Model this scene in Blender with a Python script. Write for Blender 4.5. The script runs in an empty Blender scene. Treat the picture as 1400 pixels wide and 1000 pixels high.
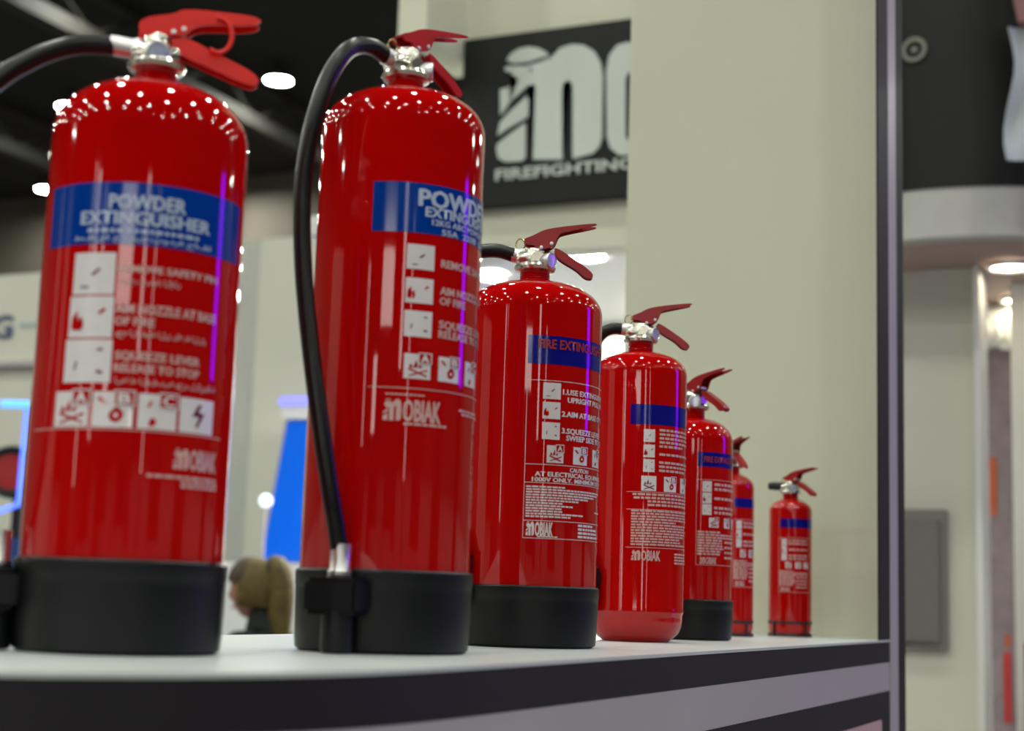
import bpy, bmesh, math, random
from mathutils import Vector, Matrix
random.seed(7)
S = bpy.context.scene
COL = S.collection
PI = math.pi

# ------------------------------------------------------------------ camera
# world frame: X along the straight run of the counter, Y to its back, Z up; the camera stands over the origin
cam_data = bpy.data.cameras.new('camera'); cam = bpy.data.objects.new('camera', cam_data); COL.objects.link(cam)
cr = Vector((0.4085, -0.9122, 0.0319)); cu = Vector((-0.1489, -0.0321, 0.9883)); cf = Vector((0.9005, 0.4085, 0.1489))
cr.normalize(); cf = (cf - cr * cf.dot(cr)).normalized(); cu = cr.cross(cf)
cam.matrix_world = Matrix(((cr.x, cu.x, -cf.x, 0), (cr.y, cu.y, -cf.y, 0), (cr.z, cu.z, -cf.z, 1.1537), (0, 0, 0, 1)))
cam_data.sensor_width = 36; cam_data.lens = 54.2; cam_data.clip_end = 200
cam_data.dof.use_dof = True; cam_data.dof.focus_distance = 1.88; cam_data.dof.aperture_fstop = 4.4
S.camera = cam

# ------------------------------------------------------------------ world, exposure
w = bpy.data.worlds.new('hall_air'); S.world = w; w.use_nodes = True
w.node_tree.nodes['Background'].inputs[0].default_value = (0.9, 0.95, 0.85, 1)
w.node_tree.nodes['Background'].inputs[1].default_value = 0.05
S.view_settings.view_transform = 'Standard'; S.view_settings.look = 'None'
S.view_settings.gamma = 1; S.view_settings.use_curve_mapping = False
S.view_settings.exposure = 0.0
LAMP_STRENGTH = 272.0

# ------------------------------------------------------------------ materials
MATS = {}
def mat(name, col, rough=0.5, metal=0.0, coat=0.0, emit=None, strength=0.0, noise=0.0, nscale=20.0, bump=0.0, spec=0.5):
    if name in MATS: return MATS[name]
    m = bpy.data.materials.new(name); m.use_nodes = True; nt = m.node_tree; b = nt.nodes['Principled BSDF']
    b.inputs['Base Color'].default_value = (*col, 1); b.inputs['Roughness'].default_value = rough
    b.inputs['Metallic'].default_value = metal; b.inputs['Coat Weight'].default_value = coat
    b.inputs['Coat Roughness'].default_value = 0.04; b.inputs['Specular IOR Level'].default_value = spec
    if emit:
        b.inputs['Emission Color'].default_value = (*emit, 1); b.inputs['Emission Strength'].default_value = strength
    if noise > 0 or bump > 0:
        tc = nt.nodes.new('ShaderNodeTexCoord'); nz = nt.nodes.new('ShaderNodeTexNoise')
        nz.inputs['Scale'].default_value = nscale; nz.inputs['Detail'].default_value = 5
        nt.links.new(tc.outputs['Object'], nz.inputs['Vector'])
        if noise > 0:
            rp = nt.nodes.new('ShaderNodeValToRGB')
            rp.color_ramp.elements[0].position = 0.3; rp.color_ramp.elements[1].position = 0.7
            rp.color_ramp.elements[0].color = (*[c * (1 - noise) for c in col], 1)
            rp.color_ramp.elements[1].color = (*[min(1, c * (1 + noise)) for c in col], 1)
            nt.links.new(nz.outputs['Fac'], rp.inputs['Fac']); nt.links.new(rp.outputs['Color'], b.inputs['Base Color'])
        if bump > 0:
            bp = nt.nodes.new('ShaderNodeBump'); bp.inputs['Strength'].default_value = bump; bp.inputs['Distance'].default_value = 0.001
            nt.links.new(nz.outputs['Fac'], bp.inputs['Height']); nt.links.new(bp.outputs['Normal'], b.inputs['Normal'])
    MATS[name] = m; return m

RED = mat('red_enamel', (0.42, 0.0012, 0.0012), 0.038, noise=0.03, nscale=6)
RED_A = mat('red_lever_plastic', (0.74, 0.010, 0.005), 0.32, noise=0.05, nscale=60)
RED_C = mat('crimson_lever_enamel', (0.44, 0.004, 0.012), 0.28, noise=0.05, nscale=60)
RED_B = mat('red_lever_enamel', (0.29, 0.003, 0.006), 0.28, noise=0.05, nscale=60)
BLUE_A = mat('blue_print', (0.0, 0.036, 0.27), 0.12, noise=0.03)
BLUE_B = mat('deep_blue_print', (0.004, 0.005, 0.20), 0.12, noise=0.03)
WHITE_P = mat('white_print', (0.66, 0.63, 0.64), 0.3, noise=0.03, nscale=80)
PINK_P = mat('pale_pink_print', (0.58, 0.37, 0.35), 0.3, noise=0.03, nscale=80)
BANDRED_P = mat('orange_red_print', (0.34, 0.03, 0.02), 0.3, noise=0.03, nscale=80)
DKRED_P = mat('dark_red_print', (0.12, 0.004, 0.03), 0.3, noise=0.03, nscale=80)
LTBLUE_P = mat('pale_blue_print', (0.40, 0.48, 0.62), 0.3, noise=0.03, nscale=80)
BOOT = mat('black_boot_plastic', (0.0045, 0.005, 0.006), 0.40, spec=0.3, noise=0.2, nscale=40, bump=0.05)
HOSE = mat('black_rubber', (0.004, 0.004, 0.005), 0.28, spec=0.35, noise=0.2, nscale=60, bump=0.05)
CHROME = mat('satin_nickel', (0.62, 0.60, 0.52), 0.22, metal=1.0, noise=0.05, nscale=90)
STEEL = mat('ferrule_steel', (0.68, 0.68, 0.68), 0.36, metal=1.0, noise=0.05, nscale=90)
BRASS = mat('brass', (0.55, 0.42, 0.20), 0.25, metal=1.0, noise=0.05, nscale=90)
DIAL = mat('gauge_dial', (0.35, 0.40, 0.55), 0.15, coat=1.0, noise=0.1, nscale=200)
DKLINE = mat('dark_ring_plastic', (0.03, 0.012, 0.01), 0.4, noise=0.1)
SHELF = mat('white_laminate', (0.56, 0.60, 0.585), 0.35, noise=0.03, nscale=3)
BLACKL = mat('black_laminate', (0.014, 0.012, 0.015), 0.55, spec=0.25, noise=0.1, nscale=5)
LILAC = mat('pale_grey_laminate', (0.43, 0.39, 0.42), 0.4, noise=0.03, nscale=5)
PINKPANEL = mat('pale_pink_panel', (0.55, 0.36, 0.36), 0.45, noise=0.03, nscale=5)
CREAM = mat('cream_board', (0.61, 0.62, 0.485), 0.55, noise=0.04, nscale=1.2, bump=0.02)
CREAMW = mat('warm_white_board', (0.62, 0.62, 0.52), 0.55, noise=0.03, nscale=1.0)
WHITEW = mat('white_board', (0.72, 0.73, 0.70), 0.5, noise=0.02, nscale=1.0)
BLACKS = mat('black_sign_board', (0.007, 0.008, 0.0065), 0.5, spec=0.3, noise=0.1, nscale=4)
LETTER = mat('white_letter', (0.55, 0.60, 0.54), 0.4, noise=0.03, nscale=4)
CEIL = mat('dark_hall_ceiling', (0.010, 0.010, 0.008), 0.9, noise=0.4, nscale=0.35)
BEAM = mat('grey_steel_beam', (0.020, 0.019, 0.015), 0.8, noise=0.2, nscale=1.0)
HALLW = mat('brown_grey_hall_wall', (0.17, 0.15, 0.12), 0.8, noise=0.15, nscale=0.5)
CARPET = mat('grey_carpet', (0.16, 0.16, 0.16), 0.95, noise=0.2, nscale=60, bump=0.3)
HOUSING = mat('lamp_housing', (0.10, 0.10, 0.10), 0.5, noise=0.1)
LAMPE = mat('lamp_lens', (0.9, 0.95, 0.85), 0.4, emit=(0.98, 1.0, 0.91), strength=LAMP_STRENGTH)
DOWNL = mat('downlight_lens', (0.9, 0.9, 0.8), 0.4, emit=(1.0, 0.98, 0.90), strength=700)

# ------------------------------------------------------------------ mesh helpers
def obj(name, bm, m, parent=None, smooth=None, loc=None, rz=0.0):
    me = bpy.data.meshes.new(name)
    bmesh.ops.recalc_face_normals(bm, faces=bm.faces[:])
    bm.to_mesh(me); bm.free()
    if m: me.materials.append(m)
    if smooth is not None:
        me.shade_smooth(); me.set_sharp_from_angle(angle=math.radians(smooth))
    o = bpy.data.objects.new(name, me); COL.objects.link(o)
    if parent: o.parent = parent
    if loc is not None: o.location = loc
    if rz: o.rotation_euler = (0, 0, rz)
    return o
def link(name, me, parent=None, loc=(0, 0, 0), rz=0.0):
    o = bpy.data.objects.new(name, me); COL.objects.link(o); o.parent = parent; o.location = loc; o.rotation_euler = (0, 0, rz); return o
def tag(o, label, cat, group=None):
    o['label'] = label; o['category'] = cat
    if group: o['group'] = group
    return o
def thing(name, label, cat, loc=(0, 0, 0), rz=0.0, group=None):
    o = bpy.data.objects.new(name, None); o.empty_display_size = 0.05; COL.objects.link(o)
    o.location = loc; o.rotation_euler = (0, 0, rz); return tag(o, label, cat, group)
def struct(o): o['kind'] = 'structure'; return o
def add_box(bm, x0, x1, y0, y1, z0, z1, bev=0.0):
    b2 = bmesh.new()
    vs = [b2.verts.new((x, y, z)) for x in (x0, x1) for y in (y0, y1) for z in (z0, z1)]
    for f in ((0, 1, 3, 2), (4, 6, 7, 5), (0, 4, 5, 1), (2, 3, 7, 6), (0, 2, 6, 4), (1, 5, 7, 3)): b2.faces.new([vs[i] for i in f])
    if bev > 0: bmesh.ops.bevel(b2, geom=b2.edges[:], offset=bev, segments=2, affect='EDGES')
    merge(bm, b2); return bm
def merge(bm, b2, mtx=None):
    me = bpy.data.meshes.new('tmp'); bmesh.ops.recalc_face_normals(b2, faces=b2.faces[:]); b2.to_mesh(me); b2.free()
    if mtx is not None: me.transform(mtx)
    bm.from_mesh(me); bpy.data.meshes.remove(me)
def box(x0, x1, y0, y1, z0, z1, bev=0.0): return add_box(bmesh.new(), x0, x1, y0, y1, z0, z1, bev)
def lathe(prof, seg=48, bm=None, mtx=None):
    b2 = bmesh.new(); rings = []
    for r, z in prof:
        if r < 1e-6: rings.append([b2.verts.new((0, 0, z))])
        else: rings.append([b2.verts.new((r * math.cos(2 * PI * k / seg), r * math.sin(2 * PI * k / seg), z)) for k in range(seg)])
    for a, b in zip(rings, rings[1:]):
        for k in range(seg):
            k2 = (k + 1) % seg
            if len(a) == 1 and len(b) == 1: continue
            if len(a) == 1: b2.faces.new((a[0], b[k2], b[k]))
            elif len(b) == 1: b2.faces.new((a[k], a[k2], b[0]))
            else: b2.faces.new((a[k], a[k2], b[k2], b[k]))
    if bm is None and mtx is None: return b2
    if bm is None: bm = bmesh.new()
    merge(bm, b2, mtx); return bm
def spline(pts, n=8):
    P = [Vector(p) for p in pts]; P = [P[0] * 2 - P[1]] + P + [P[-1] * 2 - P[-2]]; out = []
    for i in range(1, len(P) - 2):
        for k in range(n):
            t = k / n; a, b, c, d = P[i - 1], P[i], P[i + 1], P[i + 2]
            out.append(0.5 * ((2 * b) + (c - a) * t + (2 * a - 5 * b + 4 * c - d) * t * t + (3 * b - a - 3 * c + d) * t ** 3))
    return out + [P[-2]]
def tube(pts, rad, seg=12, bm=None, closed=False):
    b2 = bmesh.new(); P = [Vector(p) for p in pts]; n = len(P); rings = []; nrm = None
    for i in range(n):
        if closed: t = (P[(i + 1) % n] - P[i - 1]).normalized()
        else: t = (P[min(i + 1, n - 1)] - P[max(i - 1, 0)]).normalized()
        if nrm is None: nrm = t.orthogonal().normalized()
        nrm = (nrm - t * nrm.dot(t)).normalized(); bi = t.cross(nrm)
        r = rad(i / (n - 1)) if callable(rad) else rad
        rings.append([b2.verts.new(P[i] + (nrm * math.cos(2 * PI * k / seg) + bi * math.sin(2 * PI * k / seg)) * r) for k in range(seg)])
    m = n if closed else n - 1
    for i in range(m):
        a, b = rings[i], rings[(i + 1) % n]
        for k in range(seg): b2.faces.new((a[k], a[(k + 1) % seg], b[(k + 1) % seg], b[k]))
    if not closed:
        b2.faces.new(rings[0][::-1]); b2.faces.new(rings[-1])
    if bm is None: return b2
    merge(bm, b2); return bm
def prism(poly, z0, z1, bm=None, mtx=None):
    """poly in XY, extruded along Z"""
    b2 = bmesh.new()
    a = [b2.verts.new((x, y, z0)) for x, y in poly]; b = [b2.verts.new((x, y, z1)) for x, y in poly]; n = len(poly)
    b2.faces.new(a[::-1]); b2.faces.new(b)
    for i in range(n): b2.faces.new((a[i], a[(i + 1) % n], b[(i + 1) % n], b[i]))
    if bm is None and mtx is None: return b2
    if bm is None: bm = bmesh.new()
    merge(bm, b2, mtx); return bm
XZ = Matrix(((1, 0, 0, 0), (0, 0, -1, 0), (0, 1, 0, 0), (0, 0, 0, 1)))      # XY polygon -> XZ plane, extruded along -Y
def axis_to(d, loc=(0, 0, 0)):
    return Matrix.Translation(loc) @ Vector((0, 0, 1)).rotation_difference(Vector(d)).to_matrix().to_4x4()

# flat lettering: text -> 2D faces (list of triangles/polygons in metres)
_tc = {}
def text2d(s, bold=0.03):
    shift = bold * 1.5; bold = 0.008 if shift else 0.022
    if (s, shift) in _tc: return _tc[(s, shift)]
    cu_ = bpy.data.curves.new('txt', 'FONT'); cu_.body = s; cu_.size = 1.0; cu_.resolution_u = 2; cu_.offset = bold; cu_.fill_mode = 'FRONT' if hasattr(cu_, 'fill_mode') else cu_.fill_mode
    o = bpy.data.objects.new('txt', cu_); COL.objects.link(o)
    dg = bpy.context.evaluated_depsgraph_get(); me = bpy.data.meshes.new_from_object(o.evaluated_get(dg))
    V = [(v.co.x, v.co.y, 0) for v in me.vertices]; F = [tuple(p.vertices) for p in me.polygons]
    bpy.data.objects.remove(o); bpy.data.curves.remove(cu_); bpy.data.meshes.remove(me)
    if not V: V = [(0, 0, 0)]
    n0 = len(V); V0, F0 = list(V), list(F)
    for k, (dx, dy) in enumerate(((shift, 0), (shift * .5, shift * .35), (shift * .5, -shift * .1)) if shift > .025 else ((shift, 0),) if shift else ()):
        V += [(x + dx, y + dy, k + 1) for x, y, _ in V0]; F += [tuple(i + n0 * (k + 1) for i in f_) for f_ in F0]
    x0 = min(v[0] for v in V); x1 = max(v[0] for v in V)
    V = [(x - x0, y, l) for x, y, l in V]
    _tc[(s, shift)] = (V, F, max(x1 - x0, 1e-3)); return _tc[(s, shift)]
CAPH = 0.72

class Flat:
    """collects flat print (x = arc length or metres, y = height) and wraps it round a cylinder or leaves it flat"""
    def __init__(s): s.V = []; s.F = []
    def poly(s, pts):
        n = len(s.V); s.V += list(pts); s.F.append(tuple(range(n, n + len(pts))))
    def rect(s, x0, x1, y0, y1): s.poly([(x0, y0), (x1, y0), (x1, y1), (x0, y1)])
    def text(s, t, x, y, cap, width=None, bold=0.03):
        V, F, wd = text2d(t, bold); sy = cap / CAPH; sx = (width / wd) if width else sy
        n = len(s.V); s.V += [(x + a * sx, y + b * sy, l) for a, b, l in V]; s.F += [tuple(n + i for i in f) for f in F]
    def para(s, x, y, xs_len, h, wl=(0.003, 0.009), rnd=random):
        # a line of unreadably small print: word-long dashes of letter blocks
        cx = x
        while cx < x + xs_len:
            L = rnd.uniform(*wl); e = min(cx + L, x + xs_len)
            if e - cx > 0.0008: s.rect(cx, e, y, y + h)
            cx = e + h * 0.55
    def ring(s, x0, x1, y0, y1, t):
        s.rect(x0, x1, y0, y0 + t); s.rect(x0, x1, y1 - t, y1); s.rect(x0, x0 + t, y0 + t, y1 - t); s.rect(x1 - t, x1, y0 + t, y1 - t)
    def wrap(s, name, R, m, parent, step=0.06):
        bm = bmesh.new(); vs = [bm.verts.new((v[0], v[2] if len(v) > 2 else 0, v[1])) for v in s.V]
        for f in s.F:
            try: bm.faces.new([vs[i] for i in f])
            except ValueError: pass
        if vs:
            lo = min(v[0] for v in s.V); hi = max(v[0] for v in s.V); x = math.ceil(lo / (step * R)) * step * R
            while x < hi:
                bmesh.ops.bisect_plane(bm, geom=bm.verts[:] + bm.edges[:] + bm.faces[:], plane_co=(x, 0, 0), plane_no=(1, 0, 0)); x += step * R
        for v in bm.verts:
            th = v.co.x / R; Q = R + 0.00006 * v.co.y; v.co = (Q * math.sin(th), -Q * math.cos(th), v.co.z)
        me = bpy.data.meshes.new(name); bm.to_mesh(me); bm.free(); me.materials.append(m)
        me.shade_smooth(); o = bpy.data.objects.new(name, me); COL.objects.link(o); o.parent = parent; return o

# ------------------------------------------------------------------ setting: the hall
struct(obj('floor', box(-26, 26, -26, 26, -0.1, 0), CARPET))
struct(obj('ceiling', box(-26, 26, -26, 26, 9.3, 9.5), CEIL))
struct(obj('wall_far', box(25.0, 25.3, -26, 26, 0, 9.3), HALLW))
struct(obj('wall_near', box(-26.3, -26, -26, 26, 0, 9.3), HALLW))
struct(obj('wall_left', box(-26, 25, 26, 26.3, 0, 9.3), HALLW))
struct(obj('wall_right', box(-26, 25, -26.3, -26, 0, 9.3), HALLW))
# roof trusses run along X: two chords, verticals and diagonals each
def truss(y, z):
    root = bpy.data.objects.new('roof_truss', None); COL.objects.link(root); root.location = (0, y, z); struct(root)
    obj('chord', box(-26, 25, -0.14, 0.14, 0, 0.22), BEAM, root); obj('chord', box(-26, 25, -0.08, 0.08, 0.72, 0.80), BEAM, root)
    web = bmesh.new(); x = -25.0; k = 0
    while x < 24:
        tube([(x, 0, 0.2), (x + 1.0, 0, 0.74)] if k % 2 else [(x, 0, 0.74), (x + 1.0, 0, 0.2)], 0.03, 6, web); x += 1.0; k += 1
    wo = obj('web_bars', web, BEAM, root); wo['kind'] = 'stuff'
for y in (-14.6, -7.2, 2.4, 8.0, 13.75, 18.65): truss(y, 8.42)

# hall lamps on a regular grid, 4.2 m by 4.1 m
hm = lathe([(0.0, 0.28), (0.05, 0.28), (0.06, 0.18), (0.15, 0.12), (0.235, 0.02), (0.235, 0.0), (0.21, 0.0), (0.205, 0.02)], 20)
h_me = bpy.data.meshes.new('housing'); bmesh.ops.recalc_face_normals(hm, faces=hm.faces[:]); hm.to_mesh(h_me); hm.free(); h_me.materials.append(HOUSING); h_me.shade_smooth()
lm = lathe([(0.0, 0.004), (0.11, 0.006), (0.20, 0.015)], 16)
l_me = bpy.data.meshes.new('lens'); lm.to_mesh(l_me); lm.free(); l_me.materials.append(LAMPE)
NAMED = {(19.5, 13.0): 'round ceiling lamp beside the lever tip of the leftmost extinguisher', (19.5, 17.1): 'round ceiling lamp left of the dome of the leftmost extinguisher',
         (23.7, 21.2): 'small ceiling lamp beside the blue band of the leftmost extinguisher'}
for ix in range(-8, 2):
    for iy in range(-8, 3):
        x = round(19.5 + 4.2 * (ix + 1), 2) if True else 0; y = round(13.0 + 4.1 * iy, 2)
        if x < -14 or y < -16: continue
        key = None
        for kk in NAMED:
            if abs(kk[0] - x) < 0.1 and abs(kk[1] - y) < 0.1: key = kk
        t = thing('ceiling_lamp', NAMED[key] if key else 'round hall lamp hanging under the dark roof, seen only as a glint', 'lamp', (x, y, 9.0), 0, 'round lamps under the hall roof')
        link('housing', h_me, t); link('lens', l_me, t)

# ------------------------------------------------------------------ the counter the extinguishers stand on
FRONT = [(0.88, 1.05), (0.78, 1.025), (0.715, 0.97), (0.682, 0.90), (0.678, 0.82), (0.700, 0.735), (0.7398, 0.6685), (0.7668, 0.6383), (0.8011, 0.611), (0.8349, 0.588), (0.8777, 0.567), (0.9268, 0.5505), (0.989, 0.5385), (1.08, 0.5315), (1.19, 0.53)]
def outline(x1=3.013, inset=0.0):
    f = [tuple(p) for p in spline([(x, y, 0) for x, y in FRONT], 4)]
    pts = [(p[0], p[1]) for p in f] + [(x1, 0.53), (x1, 1.05)]
    if inset:
        c = Vector((1.9, 0.79)); out = []
        n = len(pts)
        for i in range(n):
            a, b = Vector(pts[i - 1]), Vector(pts[(i + 1) % n]); t = (b - a).normalized(); nn = Vector((-t.y, t.x)); out.append(tuple(Vector(pts[i]) + nn * inset))
        pts = out
    return pts
ctr = thing('display_counter', 'white-topped counter with a rounded end and black front band under the extinguishers', 'counter', (0, 0, 0))
obj('counter_top', prism(outline(2.9045), 1.0965, 1.10), SHELF, ctr)
obj('black_band', prism(outline(2.858, 0.0008), 1.0605, 1.0965), BLACKL, ctr)
obj('pale_band', prism(outline(2.858, 0.001), 1.0105, 1.0605), LILAC, ctr)
obj('counter_body', prism(outline(2.858, 0.0015), 0.0, 1.0105), BLACKL, ctr)
obj('front_panel', box(1.25, 2.772, 0.5285, 0.534, 0.12, 0.9635, 0.001), PINKPANEL, ctr)
# end wall of the stand with its striped front edge
struct(obj('wall_end', box(2.905, 3.013, 0.5345, 1.069, 0, 3.3), CREAM))
struct(obj('trim_1', box(2.762, 2.858, 0.53, 0.5335, 1.1005, 3.3), BLACKL))
struct(obj('trim_2', box(2.8585, 2.937, 0.5295, 0.534, 0, 3.3), LILAC))
struct(obj('trim_3', box(2.9375, 3.013, 0.53, 0.534, 0, 3.3), BLACKL))

# ------------------------------------------------------------------ fire extinguishers
A_UP = [(-.0155, .0467), (-.005, .053), (.015, .057), (.0236, .0633), (.085, .0642), (.095, .0596), (.085, .0537), (.0447, .0505), (.033, .047), (.0255, .0375), (-.0087, .0352), (-.0137, .0362)]
A_LO = [(.013, .0377), (.028, .0382), (.052, .0284), (.0876, .0146), (.0957, .0062), (.088, .001), (.0715, .0054), (.028, .0202), (.0168, .0242)]
B_UP = [(-.0155, .050), (-.004, .0545), (.008, .0615), (.023, .0653), (.070, .0719), (.0718, .0686), (.030, .0589), (.0265, .0555), (.0215, .0418), (.0013, .0361), (-.002, .0444), (-.0105, .0433)]
B_LO = [(.0214, .0418), (.030, .0387), (.0567, .0211), (.0684, .0114), (.0668, .0055), (.0584, .006), (.0483, .0158), (.028, .027), (.023, .0335)]
def channel(poly, ntop, wdt, th=0.0022):
    """folded sheet: two side cheeks and the top plate that joins them"""
    bm = bmesh.new(); poly = list(poly)
    for it in range(2):
        q = []; n = len(poly)
        for i in range(n):
            a, b = poly[i], poly[(i + 1) % n]; k = 0.22
            q += [(a[0] + (b[0] - a[0]) * k, a[1] + (b[1] - a[1]) * k), (b[0] + (a[0] - b[0]) * k, b[1] + (a[1] - b[1]) * k)]
        poly = q; ntop = 2 * (ntop - 1)
    for s in (-1, 1):
        y = s * (wdt / 2 - th / 2); prism(poly, -th / 2, th / 2, bm, Matrix.Translation((0, y, 0)) @ XZ)
    top = poly[:ntop]; low = []
    for i, p in enumerate(top):
        a = Vector(top[max(i - 1, 0)]); b = Vector(top[min(i + 1, ntop - 1)]); t = (b - a).normalized(); n = Vector((t.y, -t.x)); low.append(tuple(Vector(p) + n * th))
    prism(list(top) + low[::-1], -wdt / 2 + 0.0002, wdt / 2 - 0.0002, bm, XZ)
    sh = [e_ for e_ in bm.edges if len(e_.link_faces) == 2 and e_.calc_face_angle(0) > 0.9]
    bmesh.ops.bevel(bm, geom=sh, offset=0.0006, segments=2, affect='EDGES')
    return bm
def head(root, kind, sc, yaw, zt, hose=None, hose_r=0.0085, lever_mat=None, ring=False, stub=False, ldz=0.0):
    Rm = Matrix.Translation((0, 0, zt)) @ Matrix.Rotation(yaw, 4, 'Z') @ Matrix.Scale(sc, 4)
    def put(name, bm, m, smooth=40, parent=root):
        o = obj(name, bm, m, parent, smooth); o.data.transform(Rm); return o
    neck = [(0.0185, -0.006), (0.0185, -0.002)]
    for k in range(5): neck += [(0.0178, -0.0015 + k * 0.0026), (0.0170, -0.0003 + k * 0.0026)]
    put('neck', lathe(neck + [(0.0178, 0.012), (0.0, 0.012)], 32), RED)
    vb = lathe([(0.0, 0.0115), (0.019, 0.0115), (0.023, 0.0135), (0.0245, 0.0170), (0.023, 0.0205), (0.016, 0.0225), (0.0125, 0.026), (0.0125, 0.036 + ldz), (0.010, 0.040 + ldz), (0.0, 0.040 + ldz)], 32)
    lathe([(0, -0.022), (0.0095, -0.022), (0.0115, -0.018), (0.0115, 0.016), (0.010, 0.018), (0, 0.018)], 20, vb, axis_to((1, 0, 0), (0, 0, 0.027)))
    lathe([(0, -0.015), (0.0085, -0.015), (0.0085, 0.0), (0, 0.0)], 16, vb, axis_to((0, 1, 0), (0.003, 0.0, 0.026)))
    valve = put('valve_body', vb, CHROME)
    if kind == 'A': gp, gd = (-0.001, -0.013, 0.0245), (0.12, -1, 0.0)
    else: gp, gd = (0.0125, -0.011, 0.0235), (0.77, -0.64, 0.0)
    gm = axis_to(gd, gp)
    gz = put('pressure_gauge', lathe([(0.0075, -0.006), (0.0085, 0.0), (0.0098, 0.002), (0.0098, 0.0085), (0.0088, 0.0095), (0.0082, 0.0082), (0.0, 0.0082)], 28, None, gm), STEEL)
    d = obj('dial', lathe([(0.0081, 0.0084), (0.0, 0.0086)], 24, None, gm), DIAL, gz, 40); d.data.transform(Rm)
    UP, LO, wd = (A_UP, A_LO, 0.021) if kind == 'A' else (B_UP, B_LO, 0.019)
    kx, ox = (0.95, -0.003) if kind == 'A' else (1.0, 0.0)
    UP = [(x * kx + ox, z + ldz) for x, z in UP]; LO = [(x * kx + ox, z + ldz) for x, z in LO]
    lm_ = lever_mat or (RED_A if kind == 'A' else RED_B)
    up = put('carrying_handle', channel(UP, 6 if kind == 'A' else 5, wd), lm_, 35)
    put('squeeze_lever', channel(LO, 5, wd - 0.0048), lm_, 35)
    for px, pz in (((0.012, 0.041), (0.0205, 0.0445)) if kind == 'A' else ((0.0065, 0.0405), (0.0185, 0.0455))):
        rv = obj('rivet', lathe([(0.0, -wd / 2 - 0.0012), (0.0022, -wd / 2 - 0.0006), (0.0022, wd / 2 + 0.0006), (0.0, wd / 2 + 0.0012)], 12, None, axis_to((0, -1, 0), (px, 0, pz + ldz))), STEEL, up, 40); rv.data.transform(Rm)
    if kind == 'A' and not ring:
        pass
    if ring:
        pts = [(0.0495 + 0.0115 * math.cos(a), -0.0125, 0.0415 + ldz + 0.0155 * math.sin(a)) for a in [math.radians(100 - k * 14) for k in range(17)]]
        put('tamper_ring', tube(pts, 0.0021, 8), RED_A)
    elif kind == 'B':
        pts = [(-0.018 + 0.0055 * math.cos(k * PI / 8), 0.001 * math.sin(k), 0.0455 + 0.0065 * math.sin(k * PI / 8)) for k in range(16)]
        put('safety_pin_ring', tube(pts, 0.0009, 6, None, True), BRASS)
    if stub:
        put('nozzle', lathe([(0.0, 0.014), (0.009, 0.014), (0.0098, 0.02), (0.0098, 0.044), (0.0088, 0.058), (0.006, 0.0585), (0.0, 0.054)], 20, None, axis_to((-1, 0, 0.04), (0, 0, 0.030))), HOSE); return
    f0 = 0.0 if kind == 'A' else -0.012
    put('hose_ferrule', lathe([(0.0, 0.012 + f0), (0.0098, 0.012 + f0), (0.0098, 0.019 + f0), (0.0086, 0.021 + f0), (0.0088, 0.040 + f0), (0.0, 0.040 + f0)], 20, None, axis_to((-1, 0, 0.06), (0, 0, 0.0305))), STEEL)
def body_profile(R, zt, zsh, bottom, boot):
    H = zt - zsh; pr = []
    if bottom == 'round': pr = [(0.0, 0.004), (R * 0.60, 0.0), (R * 0.68, 0.0), (R * 0.80, 0.006), (R * 0.90, 0.0125), (R * 0.965, 0.021), (R * 0.985, 0.030), (R * 0.985, 0.0365), (R * 1.008, 0.0395), (R * 1.012, 0.0415), (R * 1.006, 0.044), (R, 0.046)]
    else: pr = [(0.0, 0.003), (R * 0.9, 0.003), (R * 0.97, 0.008), (R, 0.016)]
    pr.append((R, zsh * 0.6)); n = 2.25; rn = 0.0165; k = 14
    Ht = H / (1 - 0.0)
    for i in range(k + 1):
        a = i / k * PI / 2; r = R * math.cos(a) ** (2 / n); z = zsh + Ht * math.sin(a) ** (2 / n)
        if r < rn: break
        pr.append((r, z))
    pr += [(rn, zt), (0.0, zt)]
    return pr
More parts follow.
